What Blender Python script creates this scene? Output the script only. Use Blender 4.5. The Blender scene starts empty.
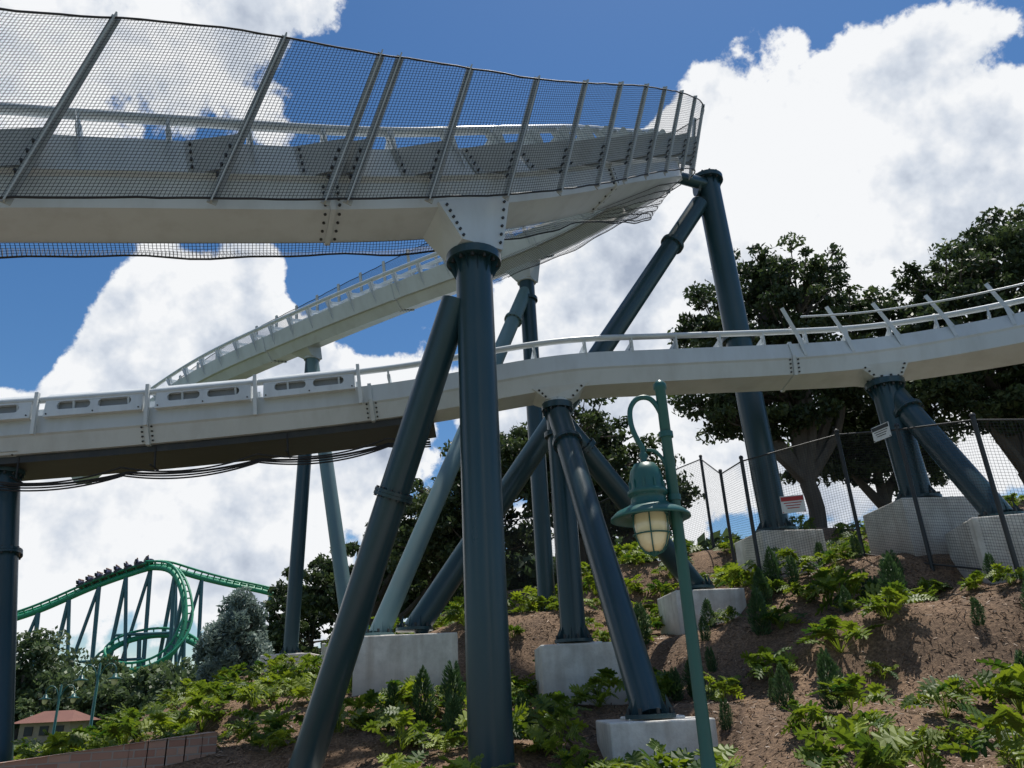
import bpy, math, random
import numpy as np
from mathutils import Vector, Matrix, noise as mnoise
random.seed(7); RNG=np.random.default_rng(11)
scene=bpy.context.scene
V=Vector
# ------------------------------------------------------------------ materials
def newmat(name):
    m=bpy.data.materials.new(name); m.use_nodes=True
    nt=m.node_tree; b=nt.nodes['Principled BSDF']
    return m,nt,b
def paint(name,col,rough=.35,var=.12,scale=2.5,streak=True,dirt=(.12,.11,.09),dirtamt=.25,spec=.5):
    m,nt,b=newmat(name); N=nt.nodes; L=nt.links
    tc=N.new('ShaderNodeTexCoord')
    mp=N.new('ShaderNodeMapping'); L.new(tc.outputs['Object'],mp.inputs[0]); mp.inputs['Scale'].default_value=(1,1,.25 if streak else 1)
    n=N.new('ShaderNodeTexNoise'); n.inputs['Scale'].default_value=scale; n.inputs['Detail'].default_value=6; n.inputs['Roughness'].default_value=.65
    L.new(mp.outputs[0],n.inputs['Vector'])
    r=N.new('ShaderNodeMapRange'); r.inputs[1].default_value=.45; r.inputs[2].default_value=.78; r.inputs[3].default_value=0; r.inputs[4].default_value=dirtamt
    L.new(n.outputs['Fac'],r.inputs[0])
    mx=N.new('ShaderNodeMix'); mx.data_type='RGBA'; mx.inputs[6].default_value=(*col,1); mx.inputs[7].default_value=(*dirt,1)
    L.new(r.outputs[0],mx.inputs[0])
    n2=N.new('ShaderNodeTexNoise'); n2.inputs['Scale'].default_value=.7; n2.inputs['Detail'].default_value=2
    L.new(tc.outputs['Object'],n2.inputs['Vector'])
    r2=N.new('ShaderNodeMapRange'); r2.inputs[3].default_value=1-var; r2.inputs[4].default_value=1+var; L.new(n2.outputs['Fac'],r2.inputs[0])
    h=N.new('ShaderNodeHueSaturation'); L.new(mx.outputs[2],h.inputs['Color']); L.new(r2.outputs[0],h.inputs['Value'])
    L.new(h.outputs[0],b.inputs['Base Color'])
    r3=N.new('ShaderNodeMapRange'); r3.inputs[3].default_value=rough*.8; r3.inputs[4].default_value=rough*1.4; L.new(n.outputs['Fac'],r3.inputs[0])
    L.new(r3.outputs[0],b.inputs['Roughness'])
    b.inputs['Specular IOR Level'].default_value=spec
    return m
M_WHITE=paint('white_paint',(.53,.575,.60),.30,.07,1.8,True,(.25,.25,.23),.32)
M_LAUNCH=paint('panel_paint',(.64,.67,.67),.35,.06,2,True,(.2,.19,.17),.35)
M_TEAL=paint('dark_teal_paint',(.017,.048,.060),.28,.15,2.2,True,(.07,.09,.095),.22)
M_TEALFAR=paint('pale_teal_paint',(.11,.19,.205),.4,.12,2)  # paler teal, for two of the raked columns
M_GREY=paint('galvanised_grey',(.38,.395,.385),.42,.1,3)
M_DARK=paint('dark_steel',(.025,.028,.03),.5,.2,4)
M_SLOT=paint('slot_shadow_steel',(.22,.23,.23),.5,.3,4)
M_GREEN=paint('green_track_paint',(.015,.25,.13),.4,.1,.5)
M_LAMP=paint('lamp_green_paint',(.014,.095,.083),.33,.15,6,True,(.07,.09,.07),.3)
M_BLACK=paint('black_rubber',(.012,.012,.014),.6,.1,4)
M_FENCE=paint('black_fence_paint',(.02,.022,.024),.45,.1,4)
M_RED=paint('sign_red',(.45,.03,.03),.5,.05,4); M_SIGN=paint('sign_white',(.75,.75,.74),.5,.05,4)
M_ROOF=paint('brown_red_roof',(.17,.065,.045),.7,.2,2,False); M_CREAM=paint('cream_wall',(.36,.29,.2),.7,.1,2,False)
M_SKIN=paint('skin',(.4,.25,.17),.6,.1,4); M_SHIRT=paint('shirt',(.12,.12,.2),.8,.6,1)
def concrete():
    m,nt,b=newmat('concrete'); N=nt.nodes; L=nt.links
    tc=N.new('ShaderNodeTexCoord'); n=N.new('ShaderNodeTexNoise'); n.inputs['Scale'].default_value=1.7; n.inputs['Detail'].default_value=8; n.inputs['Roughness'].default_value=.7
    L.new(tc.outputs['Object'],n.inputs['Vector'])
    cr=N.new('ShaderNodeValToRGB'); cr.color_ramp.elements[0].position=.3; cr.color_ramp.elements[0].color=(.50,.475,.43,1); cr.color_ramp.elements[1].position=.62; cr.color_ramp.elements[1].color=(.80,.775,.72,1)
    L.new(n.outputs['Fac'],cr.inputs[0])
    sx=N.new('ShaderNodeSeparateXYZ'); L.new(tc.outputs['Object'],sx.inputs[0])
    mp=N.new('ShaderNodeMapping'); mp.inputs['Scale'].default_value=(5,5,.5); L.new(tc.outputs['Object'],mp.inputs[0])
    n3=N.new('ShaderNodeTexNoise'); n3.inputs['Scale'].default_value=1; n3.inputs['Detail'].default_value=5; L.new(mp.outputs[0],n3.inputs['Vector'])
    r=N.new('ShaderNodeMapRange'); r.inputs[1].default_value=.5; r.inputs[2].default_value=.75; r.inputs[4].default_value=.5; L.new(n3.outputs['Fac'],r.inputs[0])
    mx=N.new('ShaderNodeMix'); mx.data_type='RGBA'; L.new(r.outputs[0],mx.inputs[0]); L.new(cr.outputs[0],mx.inputs[6]); mx.inputs[7].default_value=(.34,.28,.22,1)
    r4=N.new('ShaderNodeMapRange'); r4.inputs[1].default_value=-.45; r4.inputs[2].default_value=-1.2; r4.inputs[4].default_value=.9; L.new(sx.outputs['Z'],r4.inputs[0])
    mu=N.new('ShaderNodeMath'); mu.operation='MULTIPLY'; L.new(r4.outputs[0],mu.inputs[0]); L.new(n.outputs['Fac'],mu.inputs[1])
    mx2=N.new('ShaderNodeMix'); mx2.data_type='RGBA'; L.new(mu.outputs[0],mx2.inputs[0]); L.new(mx.outputs[2],mx2.inputs[6]); mx2.inputs[7].default_value=(.2,.12,.07,1)
    L.new(mx2.outputs[2],b.inputs['Base Color']); b.inputs['Roughness'].default_value=.9
    n2=N.new('ShaderNodeTexNoise'); n2.inputs['Scale'].default_value=25; n2.inputs['Detail'].default_value=4; L.new(tc.outputs['Object'],n2.inputs['Vector'])
    bp=N.new('ShaderNodeBump'); bp.inputs['Strength'].default_value=.35; bp.inputs['Distance'].default_value=.02; L.new(n2.outputs['Fac'],bp.inputs['Height']); L.new(bp.outputs[0],b.inputs['Normal'])
    return m
M_CONC=concrete()
def netmat(name,cell,w,col):
    m,nt,b=newmat(name); N=nt.nodes; L=nt.links
    uv=N.new('ShaderNodeUVMap'); s=N.new('ShaderNodeSeparateXYZ'); L.new(uv.outputs[0],s.inputs[0])
    outs=[]
    for ax in ('X','Y'):
        d=N.new('ShaderNodeMath'); d.operation='DIVIDE'; d.inputs[1].default_value=cell; L.new(s.outputs[ax],d.inputs[0])
        f=N.new('ShaderNodeMath'); f.operation='FRACT'; L.new(d.outputs[0],f.inputs[0])
        c=N.new('ShaderNodeMath'); c.operation='LESS_THAN'; c.inputs[1].default_value=w/cell; L.new(f.outputs[0],c.inputs[0]); outs.append(c)
    mx=N.new('ShaderNodeMath'); mx.operation='MAXIMUM'; L.new(outs[0].outputs[0],mx.inputs[0]); L.new(outs[1].outputs[0],mx.inputs[1])
    b.inputs['Base Color'].default_value=(*col,1); b.inputs['Roughness'].default_value=.7
    L.new(mx.outputs[0],b.inputs['Alpha'])
    return m
M_NET=netmat('safety_net',.055,.009,(.03,.032,.036))
M_FMESH=netmat('fence_wire_mesh',.06,.0055,(.03,.032,.034))
def leafmat(name,c1,c2,trans=.25):
    m,nt,b=newmat(name); N=nt.nodes; L=nt.links
    a=N.new('ShaderNodeAttribute'); a.attribute_name='tint'
    mx=N.new('ShaderNodeMix'); mx.data_type='RGBA'; mx.inputs[6].default_value=(*c1,1); mx.inputs[7].default_value=(*c2,1); L.new(a.outputs['Fac'],mx.inputs[0])
    L.new(mx.outputs[2],b.inputs['Base Color']); b.inputs['Roughness'].default_value=.5; b.inputs['Specular IOR Level'].default_value=.35
    if trans>0:
        t=N.new('ShaderNodeBsdfTranslucent'); h=N.new('ShaderNodeHueSaturation'); h.inputs['Value'].default_value=1.5; h.inputs['Saturation'].default_value=1.1
        L.new(mx.outputs[2],h.inputs['Color']); L.new(h.outputs[0],t.inputs['Color'])
        ms=N.new('ShaderNodeMixShader'); ms.inputs[0].default_value=trans
        L.new(b.outputs[0],ms.inputs[1]); L.new(t.outputs[0],ms.inputs[2]); L.new(ms.outputs[0],N['Material Output'].inputs[0])
    return m
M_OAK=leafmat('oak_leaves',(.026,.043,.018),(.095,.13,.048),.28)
M_FARLEAF=leafmat('far_leaves',(.04,.065,.03),(.13,.175,.07),.3)
M_CEDAR=leafmat('blue_green_needles',(.12,.17,.145),(.28,.35,.31),.25)
M_PHILO=leafmat('philodendron_leaves',(.032,.078,.016),(.25,.31,.042),.35)
M_PODO=leafmat('podocarpus_leaves',(.025,.065,.028),(.10,.17,.06),.2)
M_LITTER=leafmat('mulch_litter',(.07,.04,.025),(.44,.31,.21),.0)
M_BARK=paint('bark',(.085,.07,.058),.9,.3,6,True,(.17,.16,.14),.5)
def groundmat():
    m,nt,b=newmat('mulch_ground'); N=nt.nodes; L=nt.links
    tc=N.new('ShaderNodeTexCoord')
    n=N.new('ShaderNodeTexNoise'); n.inputs['Scale'].default_value=21; n.inputs['Detail'].default_value=8; n.inputs['Roughness'].default_value=.75; L.new(tc.outputs['Object'],n.inputs['Vector'])
    cr=N.new('ShaderNodeValToRGB'); e=cr.color_ramp.elements; e[0].position=.34; e[0].color=(.055,.032,.019,1); e[1].position=.68; e[1].color=(.34,.225,.14,1); x=e.new(.5); x.color=(.17,.105,.062,1)
    L.new(n.outputs['Fac'],cr.inputs[0])
    n2=N.new('ShaderNodeTexNoise'); n2.inputs['Scale'].default_value=.9; n2.inputs['Detail'].default_value=6; n2.inputs['Roughness'].default_value=.65; L.new(tc.outputs['Object'],n2.inputs['Vector'])
    r=N.new('ShaderNodeMapRange'); r.inputs[1].default_value=.3; r.inputs[2].default_value=.7; r.inputs[3].default_value=.58; r.inputs[4].default_value=1.35; L.new(n2.outputs['Fac'],r.inputs[0])
    h=N.new('ShaderNodeHueSaturation'); L.new(cr.outputs[0],h.inputs['Color']); L.new(r.outputs[0],h.inputs['Value'])
    ln=N.new('ShaderNodeVectorMath'); ln.operation='DISTANCE'; ln.inputs[1].default_value=(3,15,0); L.new(tc.outputs['Object'],ln.inputs[0])
    r2=N.new('ShaderNodeMapRange'); r2.inputs[1].default_value=17; r2.inputs[2].default_value=24; L.new(ln.outputs['Value'],r2.inputs[0])
    mx=N.new('ShaderNodeMix'); mx.data_type='RGBA'; L.new(r2.outputs[0],mx.inputs[0]); L.new(h.outputs[0],mx.inputs[6])
    cr2=N.new('ShaderNodeValToRGB'); cr2.color_ramp.elements[0].color=(.03,.045,.018,1); cr2.color_ramp.elements[1].color=(.09,.12,.045,1); L.new(n2.outputs['Fac'],cr2.inputs[0])
    L.new(cr2.outputs[0],mx.inputs[7]); L.new(mx.outputs[2],b.inputs['Base Color']); b.inputs['Roughness'].default_value=.95
    bp=N.new('ShaderNodeBump'); bp.inputs['Strength'].default_value=.75; bp.inputs['Distance'].default_value=.04; L.new(n.outputs['Fac'],bp.inputs['Height']); L.new(bp.outputs[0],b.inputs['Normal'])
    return m
M_GROUND=groundmat()
M_ASPH=paint('path_concrete',(.30,.29,.26),.9,.1,3,False)
def brickmat():
    m,nt,b=newmat('brick'); N=nt.nodes; L=nt.links
    br=N.new('ShaderNodeTexBrick'); br.inputs['Scale'].default_value=1
    br.inputs['Brick Width'].default_value=.3; br.inputs['Row Height'].default_value=.12; br.inputs['Mortar Size'].default_value=.012
    br.inputs['Color1'].default_value=(.28,.16,.12,1); br.inputs['Color2'].default_value=(.38,.26,.2,1); br.inputs['Mortar'].default_value=(.3,.27,.24,1)
    uv=N.new('ShaderNodeUVMap'); L.new(uv.outputs[0],br.inputs['Vector'])
    L.new(br.outputs['Color'],b.inputs['Base Color']); b.inputs['Roughness'].default_value=.9
    bp=N.new('ShaderNodeBump'); bp.inputs['Distance'].default_value=.01; L.new(br.outputs['Fac'],bp.inputs['Height']); bp.invert=True; L.new(bp.outputs[0],b.inputs['Normal'])
    return m
M_BRICK=brickmat()
def glassmat():
    m,nt,b=newmat('frosted_lamp_glass'); b.inputs['Base Color'].default_value=(.80,.69,.42,1); b.inputs['Roughness'].default_value=.15
    b.inputs['Coat Weight'].default_value=.5
    return m
M_GLASS=glassmat()
# ------------------------------------------------------------------ mesh builder
class MB:
    def __init__(s): s.v=[]; s.f=[]; s.m=[]; s.sm=[]; s.uv={}
    def add(s,verts,faces,m=0,smooth=False):
        o=len(s.v); s.v.extend([tuple(x) for x in verts])
        for f in faces: s.f.append(tuple(i+o for i in f)); s.m.append(m); s.sm.append(smooth)
    def quad(s,a,b,c,d,m=0,uv=None):
        s.add([a,b,c,d],[(0,1,2,3)],m)
        if uv: s.uv[len(s.f)-1]=uv
    def pipe(s,path,r,n=12,m=0,caps=True):
        path=[V(p) for p in path]; rr=r if isinstance(r,(list,tuple)) else [r]*len(path)
        t=(path[1]-path[0]).normalized(); a=t.cross(V((0,0,1)))
        if a.length<.05: a=t.cross(V((1,0,0)))
        a.normalize(); rings=[]
        for i,p in enumerate(path):
            if i==0: t=path[1]-path[0]
            elif i==len(path)-1: t=path[-1]-path[-2]
            else: t=path[i+1]-path[i-1]
            t.normalize(); a=(a-t*a.dot(t)); a.normalize(); b=t.cross(a)
            rings.append([p+(a*math.cos(2*math.pi*k/n)+b*math.sin(2*math.pi*k/n))*rr[i] for k in range(n)])
        vs=[x for r_ in rings for x in r_]; fs=[]
        for i in range(len(path)-1):
            for k in range(n):
                k2=(k+1)%n; fs.append((i*n+k,i*n+k2,(i+1)*n+k2,(i+1)*n+k))
        s.add(vs,fs,m,True)
        if caps: s.add(rings[0]+rings[-1],[tuple(range(n))[::-1],tuple(range(n,2*n))],m)
    def tube(s,a,b,r0,r1=None,n=12,m=0): s.pipe([a,b],[r0,r0 if r1 is None else r1],n,m)
    def beam(s,a,b,w,h,up=(0,0,1),m=0):
        a=V(a);b=V(b);t=(b-a).normalized(); x=t.cross(V(up)); 
        if x.length<.01: x=t.cross(V((0,1,0)))
        x.normalize(); y=x.cross(t); vs=[]
        for p in (a,b):
            for i,j in ((-1,-1),(1,-1),(1,1),(-1,1)): vs.append(p+x*i*w/2+y*j*h/2)
        s.add(vs,[(3,2,1,0),(4,5,6,7),(0,1,5,4),(1,2,6,5),(2,3,7,6),(3,0,4,7)],m)
    def box(s,c,size,rz=0,m=0,taper=1):
        c=V(c);R=Matrix.Rotation(rz,3,'Z'); vs=[]
        for z,k in ((-1,1),(1,taper)):
            for i,j in ((-1,-1),(1,-1),(1,1),(-1,1)): vs.append(c+R@V((i*size[0]/2*k,j*size[1]/2*k,z*size[2]/2)))
        s.add(vs,[(3,2,1,0),(4,5,6,7),(0,1,5,4),(1,2,6,5),(2,3,7,6),(3,0,4,7)],m)
    def lathe(s,c,prof,n=24,m=0,smooth=True):
        c=V(c); vs=[];fs=[]
        for r,z in prof:
            for k in range(n): vs.append(c+V((r*math.cos(2*math.pi*k/n),r*math.sin(2*math.pi*k/n),z)))
        for i in range(len(prof)-1):
            for k in range(n):
                k2=(k+1)%n; fs.append((i*n+k,i*n+k2,(i+1)*n+k2,(i+1)*n+k))
        s.add(vs,fs,m,smooth)
    def disc(s,c,ax,r,h,n=24,m=0):
        ax=V(ax).normalized(); s.tube(V(c)-ax*h/2,V(c)+ax*h/2,r,r,n,m)
    def obj(s,name,mats,parent=None,autosmooth=True):
        me=bpy.data.meshes.new(name); me.from_pydata(s.v,[],s.f)
        for m in mats: me.materials.append(m)
        me.polygons.foreach_set('material_index',s.m); me.polygons.foreach_set('use_smooth',s.sm)
        if s.uv:
            u=me.uv_layers.new(name='UVMap')
            for fi,q in s.uv.items():
                p=me.polygons[fi]
                for k,li in enumerate(p.loop_indices): u.data[li].uv=q[k]
        me.update(); o=bpy.data.objects.new(name,me); scene.collection.objects.link(o)
        if parent: o.parent=parent
        return o
def empty(name,loc=(0,0,0)):
    e=bpy.data.objects.new(name,None); scene.collection.objects.link(e); e.location=loc; return e
# ------------------------------------------------------------------ ground
CP=np.array([(2,10,.35),(5.2,9,.6),(4.7,12,1.2),(2.8,13,1.4),(-.4,11,.35),(-.4,13,.95),(-3,14,1.15),(-5.5,18,1.8),(-6,14.4,1.0),(-9.3,18,.8),(3.7,24,5.2),(-.1,22,3.7),
 (-2.7,17,1.8),(4,18,2.7),(6.5,19.5,4.1),(8.9,17,4.1),(9.2,15,3.3),(5.7,18.5,3.8),(8,18,4.2),(9.3,14.5,3.1),(7,14.5,2.8),(10,20,5.1),(13.4,20,5.6),(-7,27,2.7),(-8.5,29,2.6),
 (6.1,24,5.5),(1,16,1.4),(10,28,6.6),(17,27,7),(0,32,5.5),(-3,25,3.6),(8,10.5,.9),(12,10,1),(14,14,3),(1.9,12,.6),(-3,10,.2),(-3.4,12.3,.5),(-7,11.3,.05),(-5,11.5,.1),(-9,13,.5),(-14,16,0),(-14,25,.5),(-16,40,1),(-25,30,0),(0,45,5),(20,45,6),(25,15,4),(40,30,3),(0,70,1),(-30,60,0),(40,60,1),(-7,22,2.0)],dtype=float)
def sstep(x,a,b):
    t=np.clip((x-a)/(b-a),0,1); return t*t*(3-2*t)
def gz_arr(X,Y):
    X=np.asarray(X,float);Y=np.asarray(Y,float)
    d2=(X[...,None]-CP[:,0])**2+(Y[...,None]-CP[:,1])**2+.35
    w=d2**-2.0; z=(w*CP[:,2]).sum(-1)/w.sum(-1)
    z=z*sstep(Y,6.6,9)*sstep(X,-22,-12)
    R=np.hypot(X,Y-15); z=z*(1-sstep(R,70,140))
    return z
def gz(x,y): return float(gz_arr(np.array([x]),np.array([y]))[0])
def axis(lo,hi,step,far):
    a=list(np.arange(lo,hi+1e-6,step)); s=step; x=hi
    while x<far: s*=1.35; x+=s; a.append(x)
    s=step;x=lo
    while x>-far: s*=1.35; x-=s; a.insert(0,x)
    return np.array(a)
xs=axis(-16,18,.16,900); ys=axis(5,30,.16,900)
GX,GY=np.meshgrid(xs,ys); GZ=gz_arr(GX,GY)
def bmp(x,y): return mnoise.noise(V((x*.8,y*.8,0)))*.10+mnoise.noise(V((x*3.5,y*3.5,5)))*.025
bump=np.array([[bmp(x,y) if (-17<x<19 and 7<y<31) else 0 for x in xs] for y in ys])
GZ=GZ+bump*sstep(GY,7,9)
nx,ny=len(xs),len(ys)
idx=np.arange(nx*ny).reshape(ny,nx)
F4=np.stack([idx[:-1,:-1],idx[:-1,1:],idx[1:,1:],idx[1:,:-1]],-1).reshape(-1,4)
me=bpy.data.meshes.new('ground'); me.from_pydata(np.stack([GX,GY,GZ],-1).reshape(-1,3).tolist(),[],F4.tolist())
me.materials.append(M_GROUND); me.polygons.foreach_set('use_smooth',[True]*len(F4))
og=bpy.data.objects.new('ground',me); scene.collection.objects.link(og)
mb=MB(); mb.quad((-30,-5,.006),(30,-5,.006),(30,5.6,.006),(-30,5.6,.006)); mb.obj('path',[M_ASPH])
mb=MB(); mb.box((0,5.7,.07),(60,.2,.2)); mb.obj('kerb',[M_CONC])
# ------------------------------------------------------------------ spline helper
def catmull(P,step=.3):
    P=[V(p) for p in P]; out=[]
    for i in range(len(P)-1):
        p0=P[i-1] if i>0 else P[i]*2-P[i+1]; p1=P[i];p2=P[i+1]; p3=P[i+2] if i+2<len(P) else P[i+1]*2-P[i]
        n=max(2,int((p2-p1).length/step))
        for k in range(n):
            t=k/n; out.append(((p1*2)+(p2-p0)*t+(p0*2-p1*5+p2*4-p3)*t*t+(-p0+p1*3-p2*3+p3)*t**3)*.5)
    out.append(P[-1]); return out
def smooth(P,it=6):
    for _ in range(it): P=[P[0]]+[(P[i-1]+P[i]*2+P[i+1])/4 for i in range(1,len(P)-1)]+[P[-1]]
    return P
class Track:
    def __init__(s,keys,banks,step=.3,it=8):
        s.P=smooth(catmull(keys,step),it); n=len(s.P)
        K=[V(k) for k in keys]; ki=[min(range(n),key=lambda i:(s.P[i]-k).length) for k in K]
        s.bank=np.interp(range(n),ki,banks); s.F=[]; s.L=[0]
        for i in range(n):
            t=(s.P[min(i+1,n-1)]-s.P[max(i-1,0)]).normalized()
            S=t.cross(V((0,0,1))).normalized(); U=S.cross(t); b=math.radians(s.bank[i])
            s.F.append((t,S*math.cos(b)+U*math.sin(b),U*math.cos(b)-S*math.sin(b)))
            if i: s.L.append(s.L[-1]+(s.P[i]-s.P[i-1]).length)
    def at(s,d,a=0,u=0):
        i=int(np.searchsorted(s.L,d)); i=max(1,min(i,len(s.L)-1)); f=(d-s.L[i-1])/(s.L[i]-s.L[i-1]); f=max(0,min(1,f))
        p=s.P[i-1].lerp(s.P[i],f); T,S,U=[s.F[i-1][k].lerp(s.F[i][k],f).normalized() for k in range(3)]
        return p+S*a+U*u
    def fr(s,d):
        i=int(np.searchsorted(s.L,d)); i=max(1,min(i,len(s.L)-1)); return s.F[i]
    def near(s,x,y): 
        return s.L[min(range(len(s.P)),key=lambda i:(s.P[i].x-x)**2+(s.P[i].y-y)**2)]
    def sweep(s,mb,prof,m=0,d0=None,d1=None,closed=True):
        rng=[i for i in range(len(s.P)) if (d0 is None or s.L[i]>=d0) and (d1 is None or s.L[i]<=d1)]
        k=len(prof); vs=[];fs=[]
        for i in rng:
            T,S,U=s.F[i]
            for a,u in prof: vs.append(s.P[i]+S*a+U*u)
        for i in range(len(rng)-1):
            for j in range(k if closed else k-1):
                j2=(j+1)%k; fs.append((i*k+j,i*k+j2,(i+1)*k+j2,(i+1)*k+j))
        if closed and len(rng)>1: fs.append(tuple(range(k))[::-1]); fs.append(tuple((len(rng)-1)*k+j for j in range(k)))
        mb.add(vs,fs,m)
    def rail(s,mb,a,u,r,m=0,d0=None,d1=None,n=10):
        pts=[s.P[i]+s.F[i][1]*a+s.F[i][2]*u for i in range(len(s.P)) if (d0 is None or s.L[i]>=d0) and (d1 is None or s.L[i]<=d1)]
        mb.pipe(pts,r,n,m)
    def splice(s,mb,d,prof,m=0,g=.035):
        cu=sum(p[1] for p in prof)/len(prof); T,S,U=s.fr(d); P=s.at(d)-T*.04; k=len(prof)
        pr=[(a+(g if a>0 else -g),u+(g if u>cu else -g)) for a,u in prof]
        vs=[P+S*a+U*u for a,u in pr]+[P+T*.08+S*a+U*u for a,u in pr]
        mb.add(vs,[tuple(range(k))[::-1],tuple(range(k,2*k))]+[(j,(j+1)%k,k+(j+1)%k,k+j) for j in range(k)],m)
# ------------------------------------------------------------------ upper track
UPK=[(-11.5,4.6,5.95),(-8.9,7,6.9),(-6.8,8.5,7.8),(-4.5,9.4,8.27),(-2.5,10.2,8.7),(-.6,11,9.25),(1.1,12.5,10.5),(2.7,14.5,12.2),(4.2,16.5,13.8),(4.9,18,15.0),(4.7,19.7,15.8),(3.2,21.5,15.9),(.5,23.3,15.7),(-4.2,26,15.6),(-9.0,29,15.5),(-13.8,32,15.2),(-18.2,34.7,14.1),(-22.2,37.2,12.6)]
up=Track(UPK,[2,2,4,6,8,10,16,22,28,32,34,34,30,24,18,14,10,8],it=10)
PR=[(-.4,0),(.4,0),(.56,.40),(.66,.44),(.66,1.04),(-.66,1.04),(-.66,.44),(-.56,.40)]
rc=empty('roller_coaster_track')
mb=MB(); up.sweep(mb,PR,0)
up.rail(mb,.62,1.48,.085); up.rail(mb,-.62,1.48,.085)
Ltot=up.L[-1]; d=.5
while d<Ltot-.3:
    T,S,U=up.fr(d)
    for sg in (-1,1):
        mb.beam(up.at(d,sg*.60,1.01),up.at(d,sg*.62,1.44),.16,.05,T)
        mb.add([up.at(d,sg*.67,.5),up.at(d,sg*.67,1.04),up.at(d,sg*.88,1.3),up.at(d,sg*.84,1.36),up.at(d,sg*.6,1.36)],[(0,1,4,3,2)],0)
    mb.beam(up.at(d,-.6,1.26),up.at(d,.6,1.26),.08,.12,U); d+=1.15
for d in (up.near(-9,7),up.near(-2.9,10.0),up.near(2.2,14),up.near(4.9,18.2),up.near(1.5,22.7),up.near(-4,26),up.near(-10,29.6)):
    up.splice(mb,d,PR); T,S,U=up.fr(d)
    for tt in (-.11,.11):
        for q in range(4):
            mb.disc(up.at(d,.425+.036*q,.06+.09*q)+T*tt,S-U*.35,.024,.06,6,1)
            mb.disc(up.at(d,-.3+.2*q,-.0)+T*tt,U,.024,.05,6,1)
mb.obj('upper_track',[M_WHITE,M_DARK],rc)
mp=MB(); mn=MB()
dmid=up.near(-.6,11); dendc=up.near(4.9,18); dleft=up.near(-4.9,9.2)
def Hd(d): return float(np.interp(d,[0,dleft,dmid,dendc,dendc+4,dendc+9],[3.6,3.12,2.62,2.2,2.15,2.25]))
def post_frame(d):
    T,S,U=up.fr(d); f=min(1,max(0,(d-dmid+1)/5)); g=min(1,max(0,(d-dendc)/6))
    Th=V((T.x,T.y,0)).normalized(); Sh=V((S.x,S.y,0)).normalized()
    vert=(V((0,0,1))+Sh*(.08+.18*f)+Th*(.25-.05*f)*(1-g)).normalized(); own=(U+S*.25).normalized()
    dr=vert.lerp(own,g).normalized()
    b=up.at(d,.70,-.12+.36*g); return b,b+dr*(Hd(d)+.05),dr,T,S,U
dend=up.near(-21.5,36.8); double=up.near(-2.75,10.05)
plist=[double-6.2,double-4.3,double-1.75,double-.17,double+.17]; d=double+1.45
while d<dend: plist.append(d); d+=1.35
for d in plist:
    if d<.2: continue
    b,t,dr,T,S,U=post_frame(d)
    mp.beam(b-dr*.04,t+dr*.10,.13,.022,T.cross(dr)); mp.beam(b-dr*.04+S*.05,t+dr*.10+S*.05,.022,.09,T.cross(dr))
    g0=up.at(d,.67,.46);g1=up.at(d,.67,1.03)
    mp.add([g0+T*-.06,g0+T*-.28,g1+T*-.30,g1+T*-.18,b+dr*1.25+T*-.015,b+dr*.6+T*-.015],[(0,1,2,3,4,5)],2)
    mp.add([g0+T*.10,g1+T*.10,b+dr*1.15+T*.02,b+dr*.45+T*.02],[(0,1,2,3)],2)
    for q in range(4):
        mp.disc(b+dr*(.5+.17*q)+T*-.10+S*-.02,S,.022,.08,6,1)
        mp.disc(g0.lerp(g1,.1+.25*q)-T*.22+S*.03,S,.02,.05,6,1)
mp.obj('net_posts',[M_GREY,M_DARK,M_GREY],rc)
n=int(dend/.3); dun=up.near(2.2,14)
def under(d):
    k=min(1,max(0,(d-dun)/3)); w=.03*math.sin(d*1.9)+.02*math.sin(d*4.1)
    return [up.at(d,-.36+.6*k,-.03-.03*k),up.at(d,-.62-.30*k,-.10-.12*k+w),up.at(d,-1.2-.2*k,.45)]
for i in range(n):
    d0=i*.3; d1=d0+.3; A=post_frame(d0); B=post_frame(d1); off0=A[4]*.07; off1=B[4]*.07
    mn.quad(A[0]+off0,B[0]+off1,B[1]+off1,A[1]+off0,0,[(d0,0),(d1,0),(d1,Hd(d1)),(d0,Hd(d0))])
    if d0<up.near(0,23.7):
        a=under(d0);b=under(d1)
        mn.quad(a[0],b[0],b[1],a[1],0,[(d0,0),(d1,0),(d1,.3),(d0,.3)]); mn.quad(a[1],b[1],b[2],a[2],0,[(d0,.3),(d1,.3),(d1,1.1),(d0,1.1)])
mn.obj('safety_net',[M_NET],rc)
mr=MB()
for q in (0,1):
    mr.pipe([post_frame(i*.3)[q]+up.fr(i*.3)[1]*.07+V((0,0,random.uniform(-.012,.012))) for i in range(n)],.017,6,0)
dd_=up.near(0,23.7)
mr.pipe([under(i*.3)[1] for i in range(int(dd_/.3))],.014,6,0)
mr.obj('net_border_rope',[M_BLACK],rc)
# ------------------------------------------------------------------ lower track
LOK=[(-16.2,14.3,6.2),(-10.8,15,6.6),(-6.8,15.4,6.9),(-2.5,15.8,7.35),(1.0,16,7.9),(3.2,16.4,8.1),(6.9,16.9,8.3),(8.9,17,8.4),(10.7,16.6,8.45),(11.8,16,8.4),(14.1,14,8.1)]
lo=Track(LOK,[0,0,0,0,2,4,8,14,18,20,22],it=6)
PL=[(-.38,0),(.38,0),(.52,.32),(.56,.36),(.56,.74),(-.56,.74),(-.56,.36),(-.52,.32)]
rl=empty('roller_coaster_track')
mb=MB(); lo.sweep(mb,PL,0)
for sg in (-1,1): lo.rail(mb,sg*.58,1.08,.07)
d=.5
while d<lo.L[-1]-.2:
    for sg in (-1,1):
        mb.beam(lo.at(d,sg*.5,.72),lo.at(d,sg*.57,1.05),.14,.04,lo.fr(d)[0])
    mb.beam(lo.at(d,-.55,.9),lo.at(d,.55,.9),.07,.1,lo.fr(d)[2]); d+=1.1
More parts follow.
